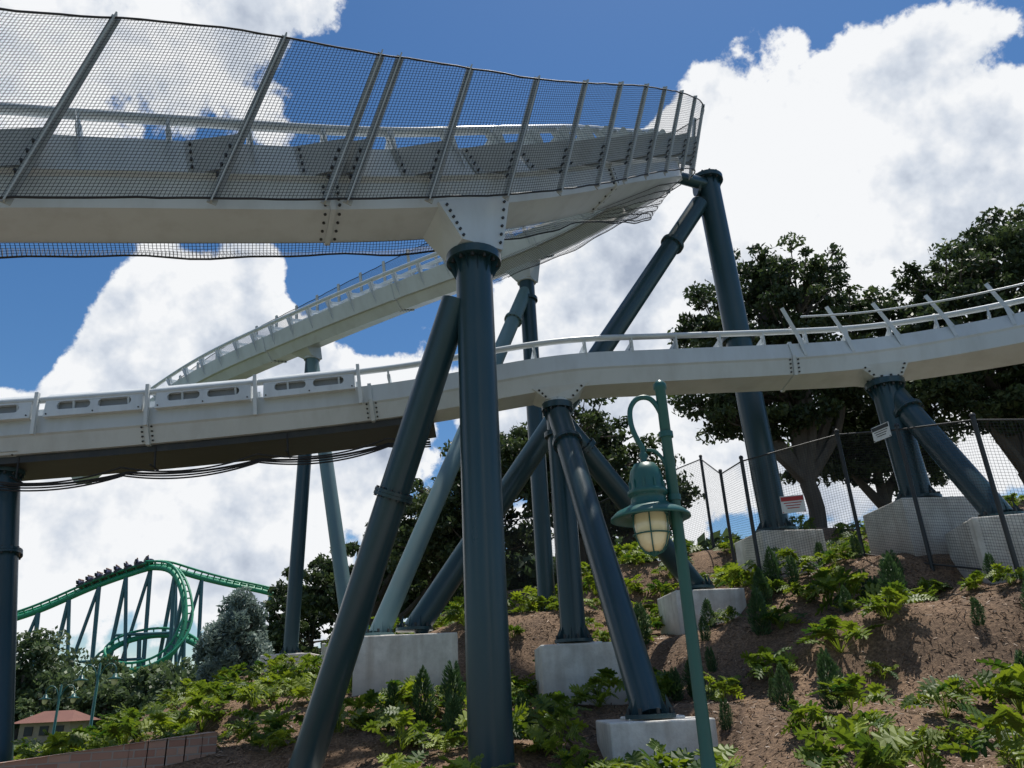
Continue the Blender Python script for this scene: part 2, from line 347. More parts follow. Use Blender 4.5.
for d in (lo.near(-7.6,15.3),lo.near(6.6,16.8),lo.near(-3.2,15.7)): 
    lo.splice(mb,d,PL); T,S,U=lo.fr(d)
    for sgn in (-.1,.1):
        for q in range(4): mb.disc(lo.at(d,.41+.04*q,.05+.09*q)+T*sgn,S-U*.3,.022,.05,6,1)
mb.obj('lower_track',[M_WHITE,M_DARK],rl)
mb=MB(); dp=lo.near(6.9,16.9); d=dp
while d<lo.L[-1]-.3:
    T,S,U=lo.fr(d)
    for sg in (1,-1):
        b=lo.at(d,sg*.58,.7); dr=(S*sg*.35+U-T*.45).normalized(); h=1.0
        mb.beam(b,b+dr*h,.09,.03,T.cross(dr)); mb.beam(b+dr*.25,lo.at(d,sg*.56,.4),.08,.03,T.cross(dr))
    d+=1.25
for sg in (1,-1):
    pts=[];d=dp
    while d<lo.L[-1]: pts.append(lo.at(d,sg*.9,1.28)); d+=.4
    mb.pipe(pts,.025,6,0)
mb.obj('net_posts',[M_WHITE],rl)
mb=MB(); dA=lo.near(-16,14.3); dB=lo.near(-3.3,15.7)
def slotpanel(mb,d0,d1,sg,s0=.70,u0=.66,u1=1.24):
    P=lambda d,u,o=0: lo.at(d,sg*(s0+o-.18*(u-u0)),u)
    Ld=d1-d0
    slots=[(d0+.12*Ld,d0+.46*Ld),(d0+.54*Ld,d0+.88*Ld)]
    h0,h1=u0+.15,u0+.34
    def q(a,b,c,e): mb.quad(P(a,c),P(b,c),P(b,e),P(a,e),0)
    q(d0,d1,u0,h0); q(d0,d1,h1,u1-.1)
    q(d0,slots[0][0],h0,h1); q(slots[0][1],slots[1][0],h0,h1); q(slots[1][1],d1,h0,h1)
    for a,b in slots:
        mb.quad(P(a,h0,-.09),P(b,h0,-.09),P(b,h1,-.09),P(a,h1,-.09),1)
        mb.quad(P(a,h0),P(b,h0),P(b,h0,-.09),P(a,h0,-.09),0); mb.quad(P(a,h1,-.09),P(b,h1,-.09),P(b,h1),P(a,h1),0)
        mb.quad(P(a,h0),P(a,h0,-.09),P(a,h1,-.09),P(a,h1),0); mb.quad(P(b,h0,-.09),P(b,h0),P(b,h1),P(b,h1,-.09),0)
        for (xx,yy,sx,sy) in ((a,h0,1,1),(b,h0,-1,1),(a,h1,1,-1),(b,h1,-1,-1)):
            r=.09; c=[(xx,yy)]+[(xx+sx*(r-r*math.cos(t)),yy+sy*(r-r*math.sin(t))) for t in [math.pi/2*j/4 for j in range(5)]]
            mb.add([P(x,y,-.004) for x,y in c],[(0,1,2,3,4,5)],0)
    mb.add([P(d0,u1-.1),P(d1,u1-.1),P(d1,u1,-.12),P(d0,u1,-.12),P(d0,u1,-.3),P(d1,u1,-.3),P(d0,u0,-.3),P(d1,u0,-.3),P(d0,u0),P(d1,u0)],
           [(0,1,2,3),(3,2,5,4),(4,5,7,6),(6,7,9,8)],0)
    mb.add([P(d0,u0),P(d0,u1-.1),P(d0,u1,-.12),P(d0,u1,-.3),P(d0,u0,-.3)],[(0,1,2,3,4)],0)
    mb.add([P(d1,u0),P(d1,u1-.1),P(d1,u1,-.12),P(d1,u1,-.3),P(d1,u0,-.3)],[(4,3,2,1,0)],0)
    for f in (.03,.5,.97):
        for u in (u0+.06,u1-.16): mb.disc(P(d0+f*Ld,u,.01),lo.fr(d0)[1],.016,.02,6,2)
d=dB
while d-2.05>dA-2:
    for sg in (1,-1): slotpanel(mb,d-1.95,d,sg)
    for sg in (1,-1):
        mb.beam(lo.at(d+.1,sg*.66,.3),lo.at(d+.1,sg*.66,1.22),.1,.07,lo.fr(d)[0])
    d-=2.22
mb.obj('launch_motor_housings',[M_LAUNCH,M_SLOT,M_DARK],rl)
mb=MB(); lo.sweep(mb,[(-.95,-.16),(.30,-.16),(.30,-.02),(-.95,-.02)],0,0,lo.near(-1.9,15.8)); mb.obj('underside_shade_slab',[M_DARK],rl)  # added dark slab standing in for the shade under the beam
mb=MB(); D1=lo.near(-1.9,15.8)
for q in range(4):
    pts=[];dd=0.0
    while dd<D1:
        ph=(dd%2.7)/2.7; sag=.12*4*ph*(1-ph)*(1+.2*q); pts.append(lo.at(dd,.1+.12*q,-.50-sag-.07*(q%3))); dd+=.15
    mb.pipe(pts,.018 if q else .025,6,0)
dd=.6
while dd<D1:
    mb.beam(lo.at(dd,.3,-.05),lo.at(dd,.3,-.52),.03,.03,(0,1,0)); mb.beam(lo.at(dd,.05,-.52),lo.at(dd,.55,-.52),.03,.03); dd+=2.7
mb.obj('power_cables',[M_BLACK],rl)
# ------------------------------------------------------------------ supports
def column(a,b,r,mat=M_TEAL,flanges=(),cap=None,name='support_column',plate=True,to_ground=False,r2=None,capk=1.36):
    a=V(a);b=V(b); t=(b-a).normalized()
    if to_ground: 
        for _ in range(60):
            if b.z<gz(b.x,b.y): break
            b=b+t*.2
    mb=MB(); mb.tube(a,b,r,r2 or r,28,0)
    for f in flanges:
        c=a.lerp(b,f)
        for o in (-.028,.028): mb.disc(c+t*o,t,r*1.28,.05,28,0)
        x=t.cross(V((0,1,0.2))).normalized(); y=t.cross(x)
        for k in range(12):
            q=2*math.pi*k/12; mb.disc(c+(x*math.cos(q)+y*math.sin(q))*r*1.16,t,.022,.16,6,1)
    if plate:
        c=b; mb.disc(c+V((0,0,.03)),(0,0,1),r*1.5,.06,28,0)
        for k in range(8):
            q=2*math.pi*k/8+.2; mb.disc(c+V((math.cos(q)*r*1.33,math.sin(q)*r*1.33,.09)),(0,0,1),.03,.1,6,1)
            x=V((math.cos(q+.39),math.sin(q+.39),0)); mb.add([c+x*r*.96+V((0,0,.06)),c+x*r*1.45+V((0,0,.06)),c+x*r*.98+V((0,0,.32))],[(0,1,2)],0)
    if cap:
        c=a; mb.disc(c,(0,0,1),r*capk,.14,28,0)
        for k in range(12):
            q=2*math.pi*k/12; kk=(capk+1)/2; mb.disc(c+V((math.cos(q)*r*kk,math.sin(q)*r*kk,0)),(0,0,1),.03,.26,6,1)
            x=V((math.cos(q+.26),math.sin(q+.26),0)); mb.add([c+x*r*.96-V((0,0,.07)),c+x*r*(capk-.06)-V((0,0,.07)),c+x*r*.98-V((0,0,.36))],[(0,1,2)],0)
    return mb.obj(name,[mat,M_DARK])
def footing(c,size,rz=0,h=1.8):
    x,y,top=c; mb=MB(); mb.box((0,0,-h/2),(size,size,h),rz); mb.box((0,0,.02),(size*.55,size*.55,.05),rz)
    o=mb.obj('concrete_footing',[M_CONC]); o.location=(x,y,top); bv=o.modifiers.new('b','BEVEL'); bv.width=.035; bv.segments=2; return o
column((-.55,11,8.45),(-.5,11,.5),.305,cap=True,to_ground=True,plate=False,capk=1.52)
column((-.86,11.02,7.7),(-3.35,12.5,.75),.245,to_ground=True,plate=False,flanges=(.42,))
footing((-.5,11,.42),1.3,.1,1.2); footing((-3.45,12.55,.55),1.3,.1,1.2)
column((-10.74,15.2,6.45),(-9.35,14.6,.84),.26,to_ground=True,plate=False,cap=True,flanges=(.3,)); footing((-9.25,14.55,.7),1.5)
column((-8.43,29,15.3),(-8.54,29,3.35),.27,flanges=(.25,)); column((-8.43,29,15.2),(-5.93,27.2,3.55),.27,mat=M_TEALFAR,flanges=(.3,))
footing((-8.5,29.2,3.35),1.8); footing((-6.0,27.3,3.5),1.8,.2)
column((.69,23.3,15.1),(.73,23.3,4.2),.27,flanges=(.06,.35,),to_ground=True)
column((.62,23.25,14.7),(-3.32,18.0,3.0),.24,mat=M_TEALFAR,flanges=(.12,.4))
footing((-2.55,17.6,2.9),2.15,.08,1.9)
column((6.40,19.5,16.25),(6.62,19.5,5.2),.36,cap=True,flanges=(.50,)); footing((6.65,19.6,5.12),1.65,.15)
column((6.0,19.35,15.3),(-2.35,17.0,3.0),.27,flanges=(.13,.5,.8))
column((1.0,16.0,7.6),(1.0,16.0,2.55),.26,cap=True,flanges=(.13,)); footing((1.08,16.3,2.5),1.65,.06)
column((1.02,15.85,7.35),(1.8,12.1,1.22),.25,flanges=(.13,)); footing((1.85,12.35,1.2),1.5,.05)
column((1.1,16.1,7.25),(4.08,18.0,3.7),.25,flanges=(.15,)); footing((4.15,18.3,3.64),1.6,.1)
column((9.0,17,8.15),(9.1,17,5.3),.33,cap=True); footing((9.2,17.3,5.25),1.75,.08)
column((9.15,16.95,7.85),(9.55,14.95,4.42),.27,flanges=(.15,)); footing((9.75,15.25,4.4),1.75,-.2)
def haunch(name,tr,x,y,cx,cy,cz,w=1.5,r=.36):
    d=tr.near(x,y); T,S,U=tr.fr(d); c=V((cx,cy,cz)); mb=MB(); a=.42 if tr is up else .40; uu=.10 if tr is up else .06
    top=[tr.at(d,-a,uu)-T*w/2,tr.at(d,a+.03,uu)-T*w/2,tr.at(d,a+.03,uu)+T*w/2,tr.at(d,-a,uu)+T*w/2]
    Th=V((T.x,T.y,0)).normalized();Sh=V((S.x,S.y,0)).normalized()
    bot=[c-Sh*r-Th*r,c+Sh*r-Th*r,c+Sh*r+Th*r,c-Sh*r+Th*r]
    mb.add(bot+top,[(3,2,1,0),(4,5,6,7),(0,1,5,4),(1,2,6,5),(2,3,7,6),(3,0,4,7)],0)
    nrm=(bot[2]-bot[1]).cross(top[1]-bot[1]).normalized()
    if nrm.dot(S)<0: nrm=-nrm
    hgt=(top[1]-bot[1]).length; nb=6 if hgt>.5 else 3
    for i in range(nb):
        f=(i+.7)/(nb+.4); l=bot[1].lerp(top[1],f); rr=bot[2].lerp(top[2],f)
        mb.disc(l.lerp(rr,.08)+nrm*.012,nrm,.026,.04,6,1); mb.disc(l.lerp(rr,.92)+nrm*.012,nrm,.026,.04,6,1)
    mb.disc(c+V((0,0,-.02)),(0,0,1),r*1.12,.08,28,0)
    return mb.obj(name,[M_WHITE,M_DARK],rc if tr is up else rl)
haunch('saddle',up,-.6,11,-.55,11,8.55,1.5,.38); haunch('saddle',lo,1,16,1.0,16,7.7,1.3,.3); haunch('saddle',lo,8.9,17,9,17,8.25,1.2,.33)
haunch('saddle',up,-8.7,28.9,-8.43,29,15.2,1.1,.3); haunch('saddle',up,.6,23.3,.69,23.3,15.15,1.1,.3); haunch('saddle',lo,-10.8,15,-10.74,15.2,6.5,1.0,.28)
mb=MB(); d=up.near(4.9,18.6); a=up.at(d,.3,.3); mb.tube((6.4,19.45,16.05),a,.2,.17,16,0); mb.disc((6.0,19.3,15.9),(1,.1,0),.3,.08,20,0); mb.obj('tower_arm',[M_TEAL],rc)
# ------------------------------------------------------------------ street lamp
def lamp_big(x,y):
    e=empty('street_lamp',(x,y,0)); px=.20
    z0=gz(x,y)-.1
    mb=MB(); mb.lathe((px,0,0),[(.0,z0),(.17,z0),(.17,z0+.25),(.11,z0+.32),(.10,z0+.7),(.075,z0+.78),(.062,z0+1.0),(.055,4.55),(.07,4.57),(.07,4.62),(.03,4.66),(.0,4.68)],20); mb.obj('pole',[M_LAMP],e)
    mb=MB()
    hook=catmull([(px,0,4.05),(px-.03,0,4.3),(px-.12,0,4.46),(px-.25,0,4.47),(px-.34,0,4.36),(px-.35,0,4.18),(px-.30,0,4.0),(px-.26,0,3.92),(px-.26,0,3.82)],.03)
    mb.pipe(hook,.028,10)
    sc=catmull([(px,0,3.35),(px-.02,0,3.6),(px-.06,0,3.78),(px-.14,0,3.88),(px-.22,0,3.90)],.03); mb.pipe(sc,.02,8)
    mb.disc((px,0,4.05),(0,0,1),.075,.06,16); mb.disc((px,0,3.38),(0,0,1),.07,.06,16)
    mb.obj('gooseneck',[M_LAMP],e)
    lx=px-.26
    mb=MB(); mb.lathe((lx,0,0),[(0,3.88),(.03,3.87),(.05,3.84),(.03,3.80),(.04,3.76),(.11,3.74),(.155,3.67),(.17,3.58),(.175,3.48),(.20,3.46),(.20,3.42),(.175,3.41),(.18,3.34),(.23,3.30),(.34,3.25),(.395,3.20),(.40,3.175),(.385,3.172),(.31,3.21),(.20,3.25),(.13,3.26)],32)
    for k in range(10):
        q=2*math.pi*k/10; mb.beam((lx+.175*math.cos(q),.175*math.sin(q),3.40),(lx+.178*math.cos(q),.178*math.sin(q),3.56),.02,.012,(math.cos(q),math.sin(q),0))
    mb.obj('lantern_hood',[M_LAMP],e)
    mb=MB(); mb.lathe((lx,0,0),[(.155,3.26),(.175,3.18),(.178,3.1),(.165,3.0),(.135,2.92),(.09,2.87),(.04,2.85),(0,2.845)],32); mb.obj('glass_globe',[M_GLASS],e)
    mb=MB()
    for k in range(6):
        q=2*math.pi*k/6+.3; pr=[(.165,3.26),(.19,3.18),(.193,3.1),(.18,3.0),(.148,2.91),(.10,2.855),(.04,2.83)]
        mb.pipe([(lx+r*math.cos(q),r*math.sin(q),z) for r,z in pr],.007,6)
    for zz,r in ((3.02,.186),(3.22,.185)): mb.pipe([(lx+r*math.cos(2*math.pi*k/24),r*math.sin(2*math.pi*k/24),zz) for k in range(25)],.008,6)
    mb.lathe((lx,0,0),[(.05,2.85),(.035,2.82),(0,2.80)],12)
    mb.obj('lantern_cage',[M_LAMP],e)
lamp_big(1.38,7.5)
def lamp_small(x,y,h):
    e=empty('street_lamp',(x,y,gz(x,y))); mb=MB(); mb.lathe((0,0,0),[(.2,0),(.2,.4),(.09,.5),(.07,h),(0,h+.1)],12)
    for sg in (-1,1):
        mb.pipe(catmull([(0,0,h-.9),(sg*.3,0,h-.2),(sg*.7,0,h),(sg*.95,0,h-.25),(sg*.95,0,h-.5)],.1),.04,8)
        mb.lathe((sg*.95,0,h-1.0),[(0,.5),(.12,.45),(.15,.3),(.4,.2),(.38,.17),(.15,.2)],14)
        mb.lathe((sg*.95,0,h-1.0),[(.16,.19),(.17,.05),(.1,-.1),(0,-.15)],14,1)
    mb.obj('lamp_post',[M_LAMP,M_GLASS],e)
lamp_small(-24,45,4.3); lamp_small(-31.2,54,3.6)
# ------------------------------------------------------------------ fence + signs
FP=[(12.5,12.5),(8.95,14.0),(8.0,17.9),(5.72,18.5),(6.1,24.0),(2.5,27.5),(-1,29)]
fe=empty('security_fence'); mb=MB(); mw=MB(); HF=3.05
for i in range(len(FP)-1):
    a=V((*FP[i],0)); b=V((*FP[i+1],0)); Ls=(b-a).length; n=max(1,round(Ls/2.6))
    for k in range(n):
        p=a.lerp(b,k/n); q=a.lerp(b,(k+1)/n); p.z=gz(p.x,p.y); q.z=gz(q.x,q.y)
        mb.tube(p-V((0,0,.3)),p+V((0,0,HF+.08)),.045,.045,10); mb.lathe(p+V((0,0,HF+.08)),[(.06,0),(.05,.05),(0,.08)],10)
        for hh in (HF,.12): mb.tube(p+V((0,0,hh)),q+V((0,0,hh)),.02,.02,8)
        mw.quad(p+V((0,0,.05)),q+V((0,0,.05)),q+V((0,0,HF)),p+V((0,0,HF)),0,[(0,0),((q-p).length,0),((q-p).length,HF),(0,HF)])
mb.obj('posts_and_rails',[M_FENCE],fe); mw.obj('wire_mesh',[M_FMESH],fe)
def sign(x,y,z,w,h,rz,band):
    e=empty('warning_sign',(x,y,z)); e.rotation_euler=(0,0,rz); mb=MB()
    mb.box((0,0,0),(w,.01,h)); mb.box((0,-.008,h*.32),(w*.94,.006,h*.25),0,1)
    for k in range(3): mb.box((0,-.008,h*(.08-.15*k)),(w*(.75-.12*k),.004,h*.05),0,2)
    for sx in (-1,1):
        for sz in (-1,1): mb.disc((sx*w*.45,-.01,sz*h*.44),(0,1,0),.012,.01,8,2)
    mb.obj('panel',[M_SIGN,M_RED if band else M_DARK,M_RED if band else M_DARK],e)
sign(6.68,18.16,5.62,.55,.42,-.25,True); sign(8.28,16.3,6.75,.5,.34,-1.2,False)
# ------------------------------------------------------------------ retaining wall
mb=MB(); W=smooth(catmull([(-13,11.2,0),(-9.5,12.0,0),(-7.5,12.9,0),(-5.9,13.4,0),(-5.3,13.9,0)],.25),2); u=0
zt=lambda p:.92+.38*max(0,min(1,(p.x+9)/4))
for i in range(len(W)-1):
    a,b=W[i],W[i+1]; n=(b-a).cross(V((0,0,1))).normalized()*.15; l=(b-a).length; A=V((a.x,a.y,0));B=V((b.x,b.y,0))
    mb.quad(A+n+V((0,0,-.5)),B+n+V((0,0,-.5)),B+n+V((0,0,zt(b))),A+n+V((0,0,zt(a))),0,[(u,-.5),(u+l,-.5),(u+l,zt(b)),(u,zt(a))])
    mb.quad(B-n+V((0,0,-.5)),A-n+V((0,0,-.5)),A-n+V((0,0,zt(a))),B-n+V((0,0,zt(b))),0,[(u+l,-.5),(u,-.5),(u,zt(a)),(u+l,zt(b))])
    mb.quad(A+n*1.2+V((0,0,zt(a))),B+n*1.2+V((0,0,zt(b))),B-n*1.2+V((0,0,zt(b))),A-n*1.2+V((0,0,zt(a))),0,[(u,.005),(u+l,.005),(u+l,.105),(u,.105)])
    u+=l
mb.obj('brick_wall',[M_BRICK])
e=empty('kiosk_building',(-34.5,60,0)); mb=MB(); mb.box((0,0,.7),(3.6,3,1.4)); 
for k in range(3): mb.box((-1.1+1.1*k,-1.53,.8),(.6,.08,.6),0,1)
mb.obj('walls',[M_CREAM,M_DARK],e)
mb=MB(); mb.add([(-2.2,-2,1.35),(2.2,-2,1.35),(2.2,2,1.35),(-2.2,2,1.35),(-1.1,0,2.1),(1.1,0,2.1)],[(0,1,5,4),(1,2,5),(2,3,4,5),(3,0,4),(3,2,1,0)]); mb.obj('roof',[M_ROOF],e)
# ------------------------------------------------------------------ green coaster in the distance
gc=empty('green_roller_coaster'); mb=MB()
A=Track([(-75,98,11.5),(-65.4,100,14.1),(-61.1,100,15.5),(-56.3,100,17.5),(-51.3,100,19.1),(-48.5,102,20.3),(-45.5,105,19.4),(-42.5,110,18.8),(-36.3,115,17.5),(-30,119,14.5)],[0,0,0,0,5,15,15,5,0,0],.8,4)
Bt=Track([(-49.5,101,20.0),(-45.5,99.5,19.3),(-42.5,97.5,16),(-41.2,96,12),(-42,94.5,8.4),(-45,94,6.8),(-49,94.5,6.9),(-52,97,8.6),(-51,100.5,10.6),(-46.5,102,11.4),(-42,101,10.2),(-39,98,8.5)],[10,20,30,40,45,45,45,45,40,30,20,10],.8,4)
for t in (A,Bt):
    t.rail(mb,0,-.5,.36,0,n=8); t.rail(mb,.6,.15,.16,0,n=6); t.rail(mb,-.6,.15,.16,0,n=6)
    d=.5
    while d<t.L[-1]:
        for sg in (-1,1): mb.beam(t.at(d,0,-.5),t.at(d,sg*.55,.15),.16,.12,t.fr(d)[0])
        d+=1.1
mb.obj('track',[M_GREEN],gc); mb=MB()
for t,lst in ((A,(2,8,13,17,21,24.5,27.5,31,35,41,46,50)),(Bt,(6,10,14,20,26,31,35,39))):
    for i,d in enumerate(lst):
        if d>t.L[-1]: continue
        p=t.at(d,0,-.6); sx=(-1)**i
        mb.tube(p,(p.x+1.2*sx,p.y,0),.27,.27,8)
        if t is A: mb.tube(p,(p.x-3.0*sx,p.y-1,0),.22,.22,8)
for a,b in (((-52,100,11),(-44,100,11)),((-56,100,8),(-48,100,8))): mb.tube(a,b,.18,.18,8)
M_GSUP=paint('green_blue_support',(.04,.13,.15),.4,.1,1); mb.obj('supports',[M_GSUP],gc)
tr=empty('coaster_train'); mb=MB(); d0=A.near(-57.5,100)
for c in range(8):
    dc=d0+c*1.2; T,S,U=A.fr(dc); p=A.at(dc,0,.25)
    mb.beam(p-T*.5,p+T*.5,1.5,.35,U,0); mb.beam(p-T*.35+U*.3,p-T*.3+U*.75,1.5,.15,T,0)
    for q in range(4):
        s=p+S*(-.54+.36*q)+U*.25; mb.tube(s-T*.1,s-T*.1+U*.45,.14,.11,8,2); mb.lathe(s-T*.1+U*.47,[(0,0),(.08,.03),(.11,.12),(.07,.21),(0,.24)],8,1)
        mb.beam(s+T*.05+U*.1,s+T*.4+U*.0,.12,.12,U,2)
mb.obj('cars_and_riders',[M_DARK,M_SKIN,M_SHIRT],tr)
# ------------------------------------------------------------------ foliage
def quadcloud(name,C,sz,mats,tint,elong=1.6,parent=None,trunk=None):
    n=len(C); a=RNG.normal(size=(n,3)); a/=np.linalg.norm(a,axis=1)[:,None]
    b=RNG.normal(size=(n,3)); b-=a*(a*b).sum(1)[:,None]; b/=np.linalg.norm(b,axis=1)[:,None]
    s=sz*(.6+.8*RNG.random(n))[:,None]; a=a*s*elong*.5; b=b*s*.5
    Vx=np.stack([C-a,C+b*.9,C+a,C-b*.9],1).reshape(-1,3)
    vl=Vx.tolist(); fl=np.arange(4*n).reshape(-1,4).tolist(); mi=[0]*n; tl=list(tint)
    if trunk:
        o=len(vl); vl+=list(trunk.v); fl+=[tuple(i+o for i in f) for f in trunk.f]; mi+=[1]*len(trunk.f); tl+=[0]*len(trunk.f)
    me=bpy.data.meshes.new(name); me.from_pydata(vl,[],fl)
    for m in mats: me.materials.append(m)
    me.polygons.foreach_set('material_index',mi)
    at=me.attributes.new('tint','FLOAT','FACE'); at.data.foreach_set('value',np.clip(np.array(tl,dtype=np.float32),0,1))
    o=bpy.data.objects.new(name,me); scene.collection.objects.link(o)
    if parent: o.parent=parent
    return o
def oak(name,base,lobes,nclump,nleaf,leaf,mat,trunk_r=.3,cl=.62):
    base=V(base); tb=MB()
    vol=np.array([(l[3]*l[4]*l[5])**.8 for l in lobes]); vol=vol/vol.sum()
    fork=base+V((0,0,1))*((min(l[2]-l[5] for l in lobes)-base.z)*.5+.3)
    tb.pipe(catmull([base-V((0,0,.5)),base.lerp(fork,.5)+V((.15,0,0)),fork],.5),trunk_r,10)
    allC=[];allT=[]
    for l,w in zip(lobes,vol):
        c=V(l[:3]); mid=fork.lerp(c,.5)+V((random.uniform(-.5,.5),random.uniform(-.5,.5),-.3))
        path=catmull([fork,mid,c],.5); rr=[trunk_r*.65*(1-i/len(path))+.05 for i in range(len(path))]; tb.pipe(path,rr,8)
        k=max(3,int(nclump*w))
        for _ in range(k):
            d=RNG.normal(size=3); d/=np.linalg.norm(d); rad=.35+.80*random.random()**.7
            p=np.array([c.x+d[0]*l[3]*rad,c.y+d[1]*l[4]*rad,c.z+d[2]*l[5]*rad])
            r=cl*random.uniform(.4,1.3)
            if random.random()<.5:
                st=c.lerp(mid,random.random()*.5); tb.pipe([st,V(p).lerp(st,.4)+V((0,0,-.15)),V(p)],[.06,.04,.012],5,caps=False)
            m=int(nleaf*(r/cl)**1.5*random.uniform(.5,1.2)); q=RNG.normal(size=(m,3)); q/=np.linalg.norm(q,axis=1)[:,None]; q*=(RNG.random(m)**.5)[:,None]
            P=p+q*np.array([r,r,r*.6]); allC.append(P)
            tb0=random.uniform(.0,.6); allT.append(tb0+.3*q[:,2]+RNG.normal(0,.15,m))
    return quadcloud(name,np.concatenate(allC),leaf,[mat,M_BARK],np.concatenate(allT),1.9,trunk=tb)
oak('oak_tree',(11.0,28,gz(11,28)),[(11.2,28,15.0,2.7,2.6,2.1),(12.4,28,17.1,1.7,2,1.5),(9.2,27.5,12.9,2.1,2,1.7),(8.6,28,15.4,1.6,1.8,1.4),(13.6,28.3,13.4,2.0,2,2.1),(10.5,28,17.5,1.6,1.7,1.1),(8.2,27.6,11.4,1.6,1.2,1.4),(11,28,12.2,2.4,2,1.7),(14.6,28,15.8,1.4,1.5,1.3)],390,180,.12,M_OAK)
oak('oak_tree',(18.6,27,gz(18.6,27)),[(18,26.5,14.2,2.6,2.4,2.2),(19.6,26.5,16.6,2.1,2,1.6),(16.4,26,12.2,1.9,2,1.7),(20.8,26,13,2.2,2,2.6),(17.0,26,15.6,1.6,1.5,1.2),(18.5,26,10.8,2.8,1.8,1.6),(17.2,26,13.4,2.2,2,1.6),(21,27,17.6,2,2,1.3)],390,180,.12,M_OAK)
oak('oak_tree',(15.2,31,gz(15.2,31)),[(15.2,31,11.8,2.3,2,1.8),(16.8,31,10.6,1.8,2,1.5),(13.6,31,10.6,2.1,2,1.6)],180,150,.14,M_OAK)
oak('oak_tree',(2.6,31,gz(2.6,31)),[(2.4,30,11.8,2.1,2,1.7),(4.3,31,10.2,2.0,2,1.8),(.6,31,10.6,2.0,2,1.8),(2.4,30,8.8,2.6,2,1.7),(5,30,8.2,1.8,1.6,1.6)],260,150,.13,M_OAK)
oak('oak_tree',(-2,34,gz(-2,34)),[(-2.6,34,10.2,2.3,2,1.9),(-.5,34,11.6,1.8,2,1.7),(-4.2,34,8.4,2.0,2,1.7),(-1.5,33,7.8,2.2,1.8,1.5)],210,140,.14,M_OAK)
oak('oak_tree',(-8,40,gz(-8,40)),[(-8.5,40,7.6,2.4,2,1.8),(-6,39,8.8,2.1,2,2.0),(-10.8,41,7.2,1.9,2,1.6),(-4,39,7.7,2,2,2.0)],160,130,.17,M_OAK)
oak('oak_tree',(-13.6,46,gz(-13.6,46)),[(-13.4,46,6.4,2.0,2,1.9),(-12,45,5.0,2,2,1.6),(-15,46,4.8,1.8,2,1.4)],90,130,.18,M_OAK)
def cedar(base,h,rad,n):
    tb=MB(); b=V(base); tb.pipe([b,b+V((.1,0,h*.5)),b+V((0,0,h*.9))],[.14,.08,.02],8); C=[];T=[]
    for k in range(80):
        z=random.uniform(.02,1)*random.uniform(.75,1); r=rad*math.sqrt(max(.04,1-z*z))*random.uniform(.35,1.0); q=random.uniform(0,6.28); c=np.array([b.x+math.cos(q)*r*.85,b.y+math.sin(q)*r*.85,b.z+z*h])
        tb.pipe([b+V((0,0,z*h*.6)),V(c)],[.04,.01],4,caps=False)
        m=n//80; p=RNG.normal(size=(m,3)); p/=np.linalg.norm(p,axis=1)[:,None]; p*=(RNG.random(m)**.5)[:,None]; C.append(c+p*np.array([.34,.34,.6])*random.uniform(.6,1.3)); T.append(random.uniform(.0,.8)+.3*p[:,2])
    return quadcloud('cedar_tree',np.concatenate(C),.085,[M_CEDAR,M_BARK],np.concatenate(T),2.8,trunk=tb)
cedar((-11.6,32,gz(-11.6,32)-.2),3.7,1.75,22000)
C=[];T=[];tb=MB()
def blobtree(x,y,z0,h,r,m):
    for k in range(12):
        q=random.uniform(0,6.28); rr=r*random.uniform(0,.8); zz=z0+h*random.uniform(.3,.88); cr=r*random.uniform(.3,.55)
        p=RNG.normal(size=(m//12,3)); p/=np.linalg.norm(p,axis=1)[:,None]; p*=(RNG.random(m//12)**.4)[:,None]
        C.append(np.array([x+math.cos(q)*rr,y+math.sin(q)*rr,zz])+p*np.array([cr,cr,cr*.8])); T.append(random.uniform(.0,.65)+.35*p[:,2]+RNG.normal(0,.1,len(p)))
    tb.pipe([(x,y,z0-.5),(x,y,z0+h*.6)],[.3,.15],6)
for k in range(34):
    x=-66+k*1.6+random.uniform(-.7,.7); y=random.uniform(69,84); h=random.uniform(6.5,9.0)*(.85 if x>-40 else 1); blobtree(x,y,0,h*1.0,random.uniform(2.2,3.4),1500)
for k in range(6): blobtree(-26+k*1.9,random.uniform(56,62),0,random.uniform(3.5,5.0),1.9,900)
for (x,y,h,r) in ((-45,72,9.6,3.4),(-49,70,9.0,3.2),(-55,72,9.0,3)): blobtree(x,y,0,h,r,2000)
for k in range(16): blobtree(-58+k*2.2,random.uniform(64,67),0,random.uniform(3.0,4.4),1.7,900)
quadcloud('distant_trees',np.concatenate(C),.30,[M_FARLEAF,M_BARK],np.concatenate(T),1.6,trunk=tb)
C=[];T=[];tb=MB()
for k in range(150):
    q=2*math.pi*k/150; R=random.uniform(150,185); blobtree(R*math.cos(q),R*math.sin(q)+15,-.3,random.uniform(8,12),random.uniform(5,7),320)
for k in range(16): blobtree(-8+k*2.6,random.uniform(44,50),5,random.uniform(4,6.5),2.6,900)
quadcloud('distant_trees',np.concatenate(C),.6,[M_FARLEAF,M_BARK],np.concatenate(T),1.4,trunk=tb)
